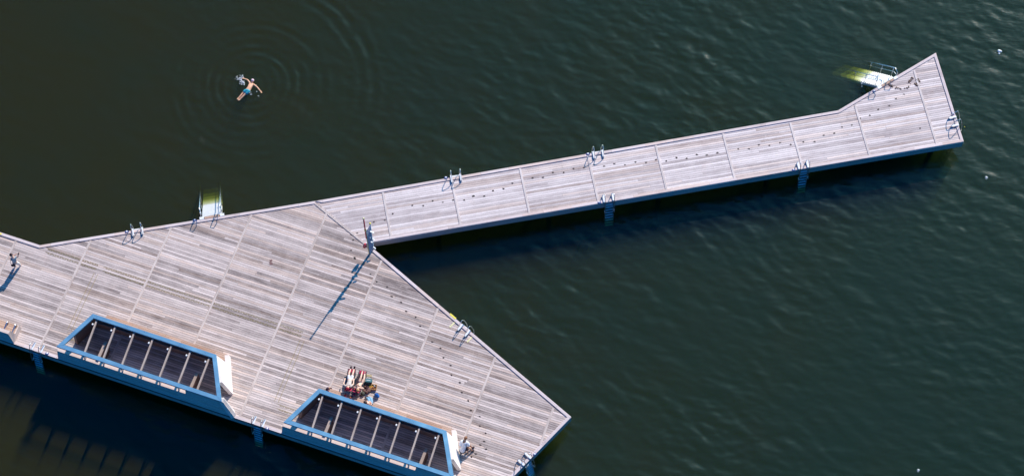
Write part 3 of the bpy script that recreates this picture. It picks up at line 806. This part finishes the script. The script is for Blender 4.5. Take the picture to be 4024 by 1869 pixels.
# 1 standing photographer at the left edge
o = at(66, 1045)
J = dict(pelvis=at(58, 1030, .90), neck=at(50, 1011, 1.40), head=at(45, 1002, 1.56), face=at(49, 1000, 1.60),
         sh_l=at(45, 1015, 1.33), sh_r=at(60, 1012, 1.33), el_l=at(56, 1001, 1.38), el_r=at(70, 1008, 1.20), ha_l=at(68, 997, 1.45), ha_r=at(72, 999, 1.42),
         hip_l=at(54, 1033, .86), hip_r=at(63, 1031, .86), kn_l=at(56, 1040, .46), kn_r=at(72, 1034, .48), an_l=at(58, 1046, .07), an_r=at(79, 1042, .07), toe_l=at(64, 1043, .03), toe_r=at(85, 1038, .03))
# the skirt-like white trousers
person('person standing at the left, dark-haired in grey-blue shirt and white trousers, holding up a phone', o, J, M['skin'],
       clothes=(('shirt', 'tee', cloth('grey_blue_shirt', (.30, .38, .42), var=.25), .012), ('trousers', 'trousers', cloth('white_trousers', (.78, .74, .70)), .012)), hair=M['hair_dark'])
ph = at(72, 997, 1.52)
t = tag(MB().box(-.045, .045, -.012, .012, -.08, .08).build('phone', M['dark'], loc=ph, rot=.6), 'dark phone held up by the standing person', 'phone')
hb = at(56, 1031, .93)
t = thing('shoulder_bag', 'small dark bag hanging at the hip of the standing person', 'bag', hb + Vector((-.05, -.17, -.15)))
MB().box(-.13, .13, -.05, .05, 0, .2).build('pouch', cloth('dark_bag', (.05, .03, .035)), t, bevel=.03)
MB().tube([(-.1, 0, .2), (-.12, .1, .45), (.0, .16, .62)], .012, 6).build('strap', M['dark'], t)

# loungers
def lounger(loc, rot, label):
    r = thing('sun_lounger', label, 'lounger', loc, rot, 'low folding sunbeds')
    red = cloth('red_canvas', (.42, .02, .08))
    prof = [(.62, .34), (.40, .36), (.05, .33), (-.42, .30), (-.92, .72)]       # y from foot end to head, z
    mb = MB()
    for (y0, z0), (y1, z1) in zip(prof, prof[1:]):
        mb.prism([(-.21, y0, z0), (.21, y0, z0), (.21, y0, z0 - .015), (-.21, y0, z0 - .015)], [(-.21, y1, z1), (.21, y1, z1), (.21, y1, z1 - .015), (-.21, y1, z1 - .015)])
    mb.build('canvas', cloth('dark_canvas', (.05, .03, .04)), r)
    MB().box(-.19, .19, .41, .63, .352, .366).build('foot_pad', red, r); MB().prism([(-.2, -.62, .49), (.2, -.62, .49), (.2, -.90, .72), (-.2, -.90, .72)], [(-.2, -.63, .47), (.2, -.63, .47), (.2, -.91, .70), (-.2, -.91, .70)]).build('head_pad', red, r)
    fr_ = MB()
    for x in (-.235, .235): fr_.tube([(x, y, z) for y, z in prof], .016, 6)
    fr_.tube([(-.235, .62, .34), (.235, .62, .34)], .016, 6); fr_.tube([(-.235, -.92, .72), (.235, -.92, .72)], .016, 6)
    fr_.build('frame', M['dark'], r)
    for y, z in ((.50, .345), (-.42, .3), (-.75, .55)):
        for x in (-.235, .235): MB().tube([(x, y, z), (x, y - .08, .012)], .014, 6).build('leg', M['dark'], r)
    return r
lA = at(1380, 1487, .3); lA.z = 0; lB = at(1416, 1494, .3); lB.z = 0
lounger(lA + Vector((-.03, -.02, 0)), rad(-6), 'red canvas sunbed under the sunbather in white shorts')
lounger(lB + Vector((0, -.02, 0)), rad(-14), 'red canvas sunbed under the sunbather in dark swimwear')

J = dict(pelvis=at(1376, 1492, .44), neck=at(1368, 1518, .86), head=at(1366, 1524, 1.0), face=at(1367, 1516, 1.15),
         sh_l=at(1358, 1517, .80), sh_r=at(1379, 1516, .80), el_l=at(1350, 1508, .58), el_r=at(1388, 1508, .58), ha_l=at(1354, 1492, .5), ha_r=at(1390, 1494, .5),
         hip_l=at(1371, 1489, .44), hip_r=at(1382, 1489, .44), kn_l=at(1371, 1467, .50), kn_r=at(1386, 1468, .50), an_l=at(1379, 1446, .40), an_r=at(1392, 1446, .40), toe_l=at(1380, 1437, .52), toe_r=at(1395, 1437, .52))
person('person sunbathing in white shorts, patterned shirt and dark socks, head in red', J['pelvis'].xy.to_3d(), J, M['skin'], 'sunbathers',
       clothes=(('shorts', 'shorts', cloth('white_shorts', (.85, .84, .84)), .01), ('shirt', 'tee', None, .008), ('shoe', 'shoes', cloth('dark_socks', (.05, .015, .025)), .006)) if False else
       (('shorts', 'shorts', cloth('white_shorts', (.85, .84, .84)), .01), ('shirt', 'tee', cloth('patterned_shirt', (.55, .48, .44), var=.75, scale=22), .008), ('sock', 'shoes', cloth('dark_socks', (.05, .015, .025)), .006)), hair=cloth('red_headscarf', (.45, .02, .05)))
J = dict(pelvis=at(1414, 1506, .42), neck=at(1406, 1525, .82), head=at(1406, 1531, .97), face=at(1407, 1524, 1.12),
         sh_l=at(1396, 1523, .76), sh_r=at(1417, 1524, .76), el_l=at(1390, 1519, .62), el_r=at(1430, 1526, .66), ha_l=at(1402, 1513, .85), ha_r=at(1412, 1514, .85),
         hip_l=at(1410, 1504, .43), hip_r=at(1422, 1504, .43), kn_l=at(1418, 1482, .52), kn_r=at(1431, 1486, .48), an_l=at(1424, 1457, .42), an_r=at(1433, 1466, .40), toe_l=at(1424, 1450, .50), toe_r=at(1434, 1460, .50))
person('person sunbathing in dark swimwear with fair hair, hands together over the chest', J['pelvis'].xy.to_3d(), J, M['skin'], 'sunbathers',
       clothes=(('bikini_top', 'top', cloth('dark_swimwear', (.06, .03, .07)), .006), ('bikini_bottom', 'trunks', cloth('dark_swimwear_lower', (.06, .03, .07)), -.004)), hair=M['hair_light'])
# 4 in jeans on the bench
J = dict(pelvis=at(1457, 1586, .56), neck=at(1444, 1584, .96), head=at(1437, 1580, 1.06), face=at(1430, 1574, 1.02),
         sh_l=at(1449, 1588, .90), sh_r=at(1442, 1578, .90), el_l=at(1460, 1589, .72), el_r=at(1436, 1583, .68), ha_l=at(1450, 1580, .62), ha_r=at(1442, 1576, .60),
         hip_l=at(1458, 1583, .54), hip_r=at(1450, 1583, .54), kn_l=at(1460, 1566, .56), kn_r=at(1450, 1568, .56), an_l=at(1447, 1559, .12), an_r=at(1440, 1562, .12), toe_l=at(1440, 1556, .08), toe_r=at(1433, 1559, .08))
person('person in light blue jeans sitting bent over on the bench behind the right-hand cabin', J['pelvis'].xy.to_3d(), J, M['skin'],
       clothes=(('jeans', 'trousers', cloth('light_blue_jeans', (.25, .45, .62)), .012), ('vest', 'vest', cloth('orange_vest', (.50, .20, .12), var=.5), .006), ('shoe', 'shoes', cloth('brown_shoe', (.08, .03, .03)), .012)), hair=M['hair_dark'])
# 5 in white by the end of the right-hand cabin
o = at(1820, 1778)
J = dict(pelvis=at(1817, 1766, .42), neck=at(1825, 1729, .98), head=at(1829, 1721, 1.06), face=at(1836, 1719, .98),
         sh_l=at(1813, 1732, .92), sh_r=at(1836, 1737, .90), el_l=at(1810, 1754, .70), el_r=at(1842, 1752, .66), ha_l=at(1820, 1768, .45), ha_r=at(1838, 1770, .30),
         hip_l=at(1822, 1758, .40), hip_r=at(1825, 1767, .38), kn_l=at(1843, 1745, .50), kn_r=at(1846, 1758, .48), an_l=at(1856, 1757, .08), an_r=at(1855, 1770, .08), toe_l=at(1865, 1754, .05), toe_r=at(1864, 1767, .05))
person('person in a loose white shirt and dark shorts crouching beside the right-hand cabin', o, J, M['skin_tan'],
       clothes=(('shirt', 'shirt', cloth('white_shirt', (.80, .82, .86)), .05), ('shorts', 'shorts', cloth('dark_shorts', (.05, .03, .045)), .012), ('shoe', 'shoes', cloth('dark_shoe', (.06, .03, .03)), .016)), hair=M['hair_brown'])
t = thing('camp_stool', 'low folding stool under the crouching person in white', 'stool', at(1817, 1776), .3)
MB().box(-.17, .17, -.15, .15, .24, .265).build('seat', cloth('grey_canvas', (.12, .13, .15)), t)
for x, y in ((-.14, -.12), (.14, -.12), (-.14, .12), (.14, .12)): MB().tube([(x, y, .24), (x * 1.1, y * 1.1, .01)], .012, 6).build('leg', M['dark'], t)
# 6 the swimmer
z = WATER
J = dict(pelvis=at(974, 356, z - .02), neck=at(989, 328, z - .02), head=at(991, 321, z + .04), face=at(990, 325, z + .30),
         sh_l=at(982, 326, z - .02), sh_r=at(997, 332, z - .0), el_l=at(973, 314, z + .0), el_r=at(1011, 343, z + .0), ha_l=at(961, 310, z + .02), ha_r=at(1023, 358, z + .01),
         hip_l=at(968, 355, z - .04), hip_r=at(977, 361, z - .04), kn_l=at(954, 366, z - .10), kn_r=at(962, 371, z - .08), an_l=at(936, 388, z - .16), an_r=at(942, 391, z - .14), toe_l=at(931, 390, z - .08), toe_r=at(936, 395, z - .06))
M['swimmer_skin'] = paint('orange_skin', (.95, .50, .30), .35, 0, .08, 15)  # skin tone of the swimmer, more orange than the others
person('person swimming on the back with arms spread, pale pink cap and blue shorts', Vector((J['pelvis'].x, J['pelvis'].y, z)), J, M['swimmer_skin'],
       clothes=(('swim_shorts', 'shorts', cloth('blue_swim_shorts', (.04, .46, .55), var=.35, scale=12), .02),), cap=cloth('pink_cap', (.90, .62, .68)))
# foam and drops
def foam(pts, label, r=(.01, .035)):
    mb = MB()
    for (x, y, n, s) in pts:
        for _ in range(n):
            p = at(x + random.gauss(0, s), y + random.gauss(0, s), WATER); mb.blob((p.x, p.y, WATER + random.uniform(0, .03)), random.uniform(*r), 6, .3)
    o = mb.build('splash', M['white']); tag(o, label, 'splash', kind='stuff')
foam([(932, 306, 8, 3), (940, 309, 18, 4), (948, 311, 18, 4), (952, 302, 10, 5), (950, 322, 26, 5), (957, 328, 14, 4), (1010, 361, 2, 1), (985, 366, 2, 2), (988, 372, 2, 2), (1014, 378, 3, 2), (1007, 334, 1, 1)], 'white splash of drops by the swimmer', (.012, .036))
foam([(3388, 327, 14, 3), (3387, 338, 4, 2)], 'small patch of white foam below the stair at the pier end', (.01, .03))
foam([(804, 845, 3, 3), (868, 790, 2, 3), (870, 830, 3, 3)], 'few white drops beside the stair of the deck', (.01, .03))
foam([(790, 540, 3, 5), (800, 548, 4, 6), (803, 560, 3, 5)], 'sparse sparkling drops on calm water below the swimmer', (.006, .012))
# floats
for x, y, s, lb in ((3925, 203, 1.0, 'white float of two lumps on the water, upper right of the pier end'), (3875, 698, .55, 'small white float on the water below the pier end'), (3607, 1846, .5, 'small white float on the water at the bottom right of the photo')):
    t = thing('white_float', lb, 'float', at(x, y, WATER), 0, 'small white floats on the open water')
    MB().blob((0, .02, .03), .115 * s, 10, .15, .8).build('shell', M['white'], t, smooth=True)
    MB().blob((.11 * s, 0, .03), .095 * s, 10, .15, .8).build('shell', M['white'], t, smooth=True)
    MB().blob((-.01, -.17 * s, .02), .065 * s, 10, .15, .8).build('small_lobe', M['white'], t, smooth=True)
t = MB().blob((0, 0, .02), .04, 8, .2).build('yellow_float', M['yellow'], loc=at(3790, 500, WATER)); tag(t, 'tiny yellow float near the ladder on the pier end', 'float')

# seaweed trailed over the pier end
mb = MB()
def Y(x, y): return at(3310 + x / 6.645, 220 + y / 6.645)
def trail(pts, n, s, r0, r1):
    for (a_, b_) in zip(pts, pts[1:]):
        for i in range(n):
            t_ = i / n; p = Y(a_[0] + (b_[0] - a_[0]) * t_ + random.gauss(0, s), a_[1] + (b_[1] - a_[1]) * t_ + random.gauss(0, s))
            mb.blob((p.x, p.y, .014), random.uniform(r0, r1) * 1.35, 6, .5, .35)
trail([(1200, 690), (1225, 750), (1320, 820)], 9, 8, .02, .045)
trail([(1400, 840), (1480, 850), (1550, 870)], 7, 8, .015, .04)
trail([(1620, 855), (1700, 830), (1750, 780)], 6, 8, .015, .04)
trail([(1740, 690), (1765, 640), (1830, 630)], 5, 8, .02, .05)
trail([(1800, 590), (1850, 575)], 7, 10, .02, .045)
trail([(1940, 610), (1965, 660), (2040, 680)], 10, 16, .025, .05)
trail([(1880, 710), (1930, 750), (2010, 765)], 9, 16, .025, .05)
trail([(1350, 780), (1440, 810)], 5, 10, .01, .025); trail([(1700, 720), (1820, 740)], 5, 14, .01, .02)
sw_ = mb.build('seaweed', M['weed']); tag(sw_, 'trail of brown seaweed on the boards beside the stair at the pier end', 'seaweed', kind='stuff')

# belongings round the sunbathers
def Q(x, y, z=0.0): return at(1250 + x / 5.437, 1400 + y / 5.437, z)
t = thing('cool_box', 'dark green cool bag with a pale stripe on the lid, right of the sunbathers', 'cool bag', Q(1085, 545), rad(-6))
MB().box(-.20, .20, -.13, .13, .0, .28).build('body', cloth('dark_green_fabric', (.03, .10, .11)), t, bevel=.03)
MB().box(-.19, .19, -.12, .12, .283, .31).build('lid', cloth('teal_lid', (.08, .20, .22)), t, bevel=.012)
MB().box(-.13, .11, -.012, .012, .311, .317).build('lid_stripe', M['white'], t)
MB().tube([(-.15, -.13, .2), (-.1, -.2, .27), (.1, -.2, .27), (.15, -.13, .2)], .012, 6).build('handle', M['dark'], t)
def heap(name, label, cat, loc, mats, n, R, r, h=.5):
    t = thing(name, label, cat, loc)
    for mi, (mn, mm) in enumerate(mats):
        mb = MB()
        for _ in range(max(1, n // len(mats))):
            a_ = random.uniform(0, 2 * PI); q = R * math.sqrt(random.random())
            mb.blob((q * math.cos(a_), q * math.sin(a_) * .8, r * h + .02 + .01 * mi), r * random.uniform(.5, 1.3), 9, .55, h)
        mb.build(mn, mm, t, smooth=True)
    return t
heap('clothes_pile', 'dark crumpled heap of clothes and bags below the cool bag', 'clothes', Q(1040, 710), (('dark_garment', cloth('dark_cloth', (.06, .02, .025))), ('brown_garment', cloth('brown_cloth', (.20, .10, .08)))), 14, .26, .11, .7)
heap('yellow_jacket', 'yellow garment lying between the cool bag and the basket', 'jacket', Q(1130, 660), (('fabric', cloth('yellow_cloth', (.75, .42, .03))),), 7, .14, .08, .5)
t = thing('wicker_basket', 'square wicker basket right of the yellow garment', 'basket', Q(1192, 665), rad(-8))
wk = paint('wicker', (.40, .19, .07), .8, 0, .5, 40)
bb = MB().box(-.17, .17, -.17, -.14, 0, .16).box(-.17, .17, .14, .17, 0, .16).box(-.17, -.14, -.14, .14, 0, .16).box(.14, .17, -.14, .14, 0, .16)
bb.build('side_panels', wk, t); MB().box(-.139, .139, -.139, .139, .0, .05).build('bottom', wk, t)
MB().blob((0.02, .1, .1), .08, 8, .3, .6).build('cloth', cloth('pale_cloth', (.6, .55, .5)), t, smooth=True)
MB().blob((-.05, -.04, .08), .09, 8, .3, .5).build('contents', cloth('brown_contents', (.25, .09, .04)), t, smooth=True)
t = thing('blue_bag', 'bright blue bag standing alone on the boards right of the sunbathers', 'bag', Q(1262, 850), .1)
MB().blob((0, 0, .16), .13, 12, .3, 1.2).blob((.05, -.05, .12), .11, 10, .3, 1.0).blob((-.04, .09, .1), .10, 10, .3, .9).build('sack', cloth('blue_fabric', (.01, .14, .50), var=.5, scale=14), t, smooth=True)
MB().tube([(-.07, .04, .3), (-.04, .05, .42), (.05, .05, .42), (.08, .04, .3)], .012, 6).build('handle', M['dark'], t)
heap('bright_bag', 'small multicoloured bag on the boards by the back left corner of the right-hand cabin', 'bag', Q(262, 730), (('fabric', cloth('purple_fabric', (.20, .05, .12))), ('pale_patch', cloth('orange_fabric', (.55, .28, .15))), ('dark_patch', cloth('plum_fabric', (.05, .02, .04)))), 12, .17, .085, 1.0)
heap('towel_roll', 'bundle of pink and blue towels behind the fair-haired sunbather\'s head', 'towels', Q(830, 790), (('pink_towel', cloth('magenta_cloth', (.50, .03, .18))), ('blue_towel', cloth('slate_cloth', (.14, .16, .30))), ('pale_towel', cloth('pale_towel', (.55, .45, .42)))), 15, .24, .075, .8)
heap('dark_kit_bag', 'round dark bag beside the fair-haired sunbather\'s towels', 'bag', Q(962, 800), (('sack', cloth('olive_cloth', (.07, .07, .05))),), 3, .04, .10, .9)
heap('red_cloth', 'red cloth lying on the bench behind the right-hand cabin', 'cloth', Q(600, 845, .46), (('fabric', cloth('scarlet_cloth', (.60, .03, .03))),), 6, .12, .04, .3)
heap('plum_cloth', 'dark plum cloth with an orange patch lying on the cabin bench', 'cloth', Q(720, 895, .46), (('fabric', cloth('plum_cloth', (.10, .03, .08))), ('orange_patch', cloth('orange_cloth', (.60, .18, .05)))), 8, .16, .045, .4)
t = tag(MB().box(-.26, .26, -.07, .07, .031, .045).build('straw_mat', paint('straw', (.50, .38, .20), .9, 0, .3, 40), loc=Q(1055, 402), rot=-.16), 'small straw mat on the boards by the fair-haired sunbather\'s feet', 'mat')
t.location.z = -.02
b_ = thing('water_bottle', 'small pale bottle standing between the two sunbathers', 'bottle', Q(833, 470))
MB().lathe([(.035, 0), (.035, .16), (.015, .2), (.015, .23)], 12).build('bottle', cloth('pale_blue_plastic', (.45, .55, .75)), b_, smooth=True)
MB().lathe([(.018, .231), (.018, .25)], 12).build('bottle_cap', M['white'], b_, smooth=True)

# ------------------------------------------------------------------ light, sky, camera
AZ, EL = rad(59.3), rad(37.25)
world = bpy.data.worlds.new('World'); bpy.context.scene.world = world; world.use_nodes = True
nt = world.node_tree; k = N(nt)
for n in list(nt.nodes): nt.nodes.remove(n)
sky = k.node('ShaderNodeTexSky', sky_type='NISHITA'); sky.sun_disc = False
sky.sun_elevation = EL; sky.sun_rotation = PI / 2 - AZ
sky.air_density = 1.0; sky.dust_density = 2.0; sky.ozone_density = 3.0
hs = k.node('ShaderNodeHueSaturation'); hs.inputs['Saturation'].default_value = 1.7; k.link(sky.outputs[0], hs.inputs['Color'])
tint = k.mix(1.0, hs.outputs[0], (.18, .84, 1.15), 'MULTIPLY')
bg = k.node('ShaderNodeBackground'); bg.inputs['Strength'].default_value = .115; k.link(tint, bg.inputs['Color'])
wo = k.node('ShaderNodeOutputWorld'); k.link(bg.outputs[0], wo.inputs[0])
ld = bpy.data.lights.new('sun', 'SUN'); ld.energy = 5.0; ld.angle = rad(.53); ld.color = (1.0, .89, .80)
lo = bpy.data.objects.new('sun', ld); C.objects.link(lo)
dv = Vector((math.cos(EL) * math.cos(AZ), math.cos(EL) * math.sin(AZ), math.sin(EL)))
lo.rotation_euler = dv.to_track_quat('Z', 'Y').to_euler(); lo.location = dv * 150

cd = bpy.data.cameras.new('camera'); cam = bpy.data.objects.new('camera', cd); C.objects.link(cam)
cd.sensor_width = 36; cd.sensor_fit = 'HORIZONTAL'; cd.lens = 36 * F / 4024
cd.clip_start = 1; cd.clip_end = 2000
cam.location = (0, 0, H); cam.rotation_euler = (TH, 0, 0)
sc = bpy.context.scene; sc.camera = cam
sc.view_settings.view_transform = 'Standard'; sc.view_settings.look = 'None'; sc.view_settings.gamma = 1; sc.view_settings.exposure = 0.08
sc.cycles.use_denoising = True
sc.cycles.max_bounces = 4; sc.cycles.diffuse_bounces = 2; sc.cycles.glossy_bounces = 2; sc.cycles.volume_bounces = 1; sc.cycles.transparent_max_bounces = 32
sc.cycles.caustics_reflective = False; sc.cycles.caustics_refractive = False
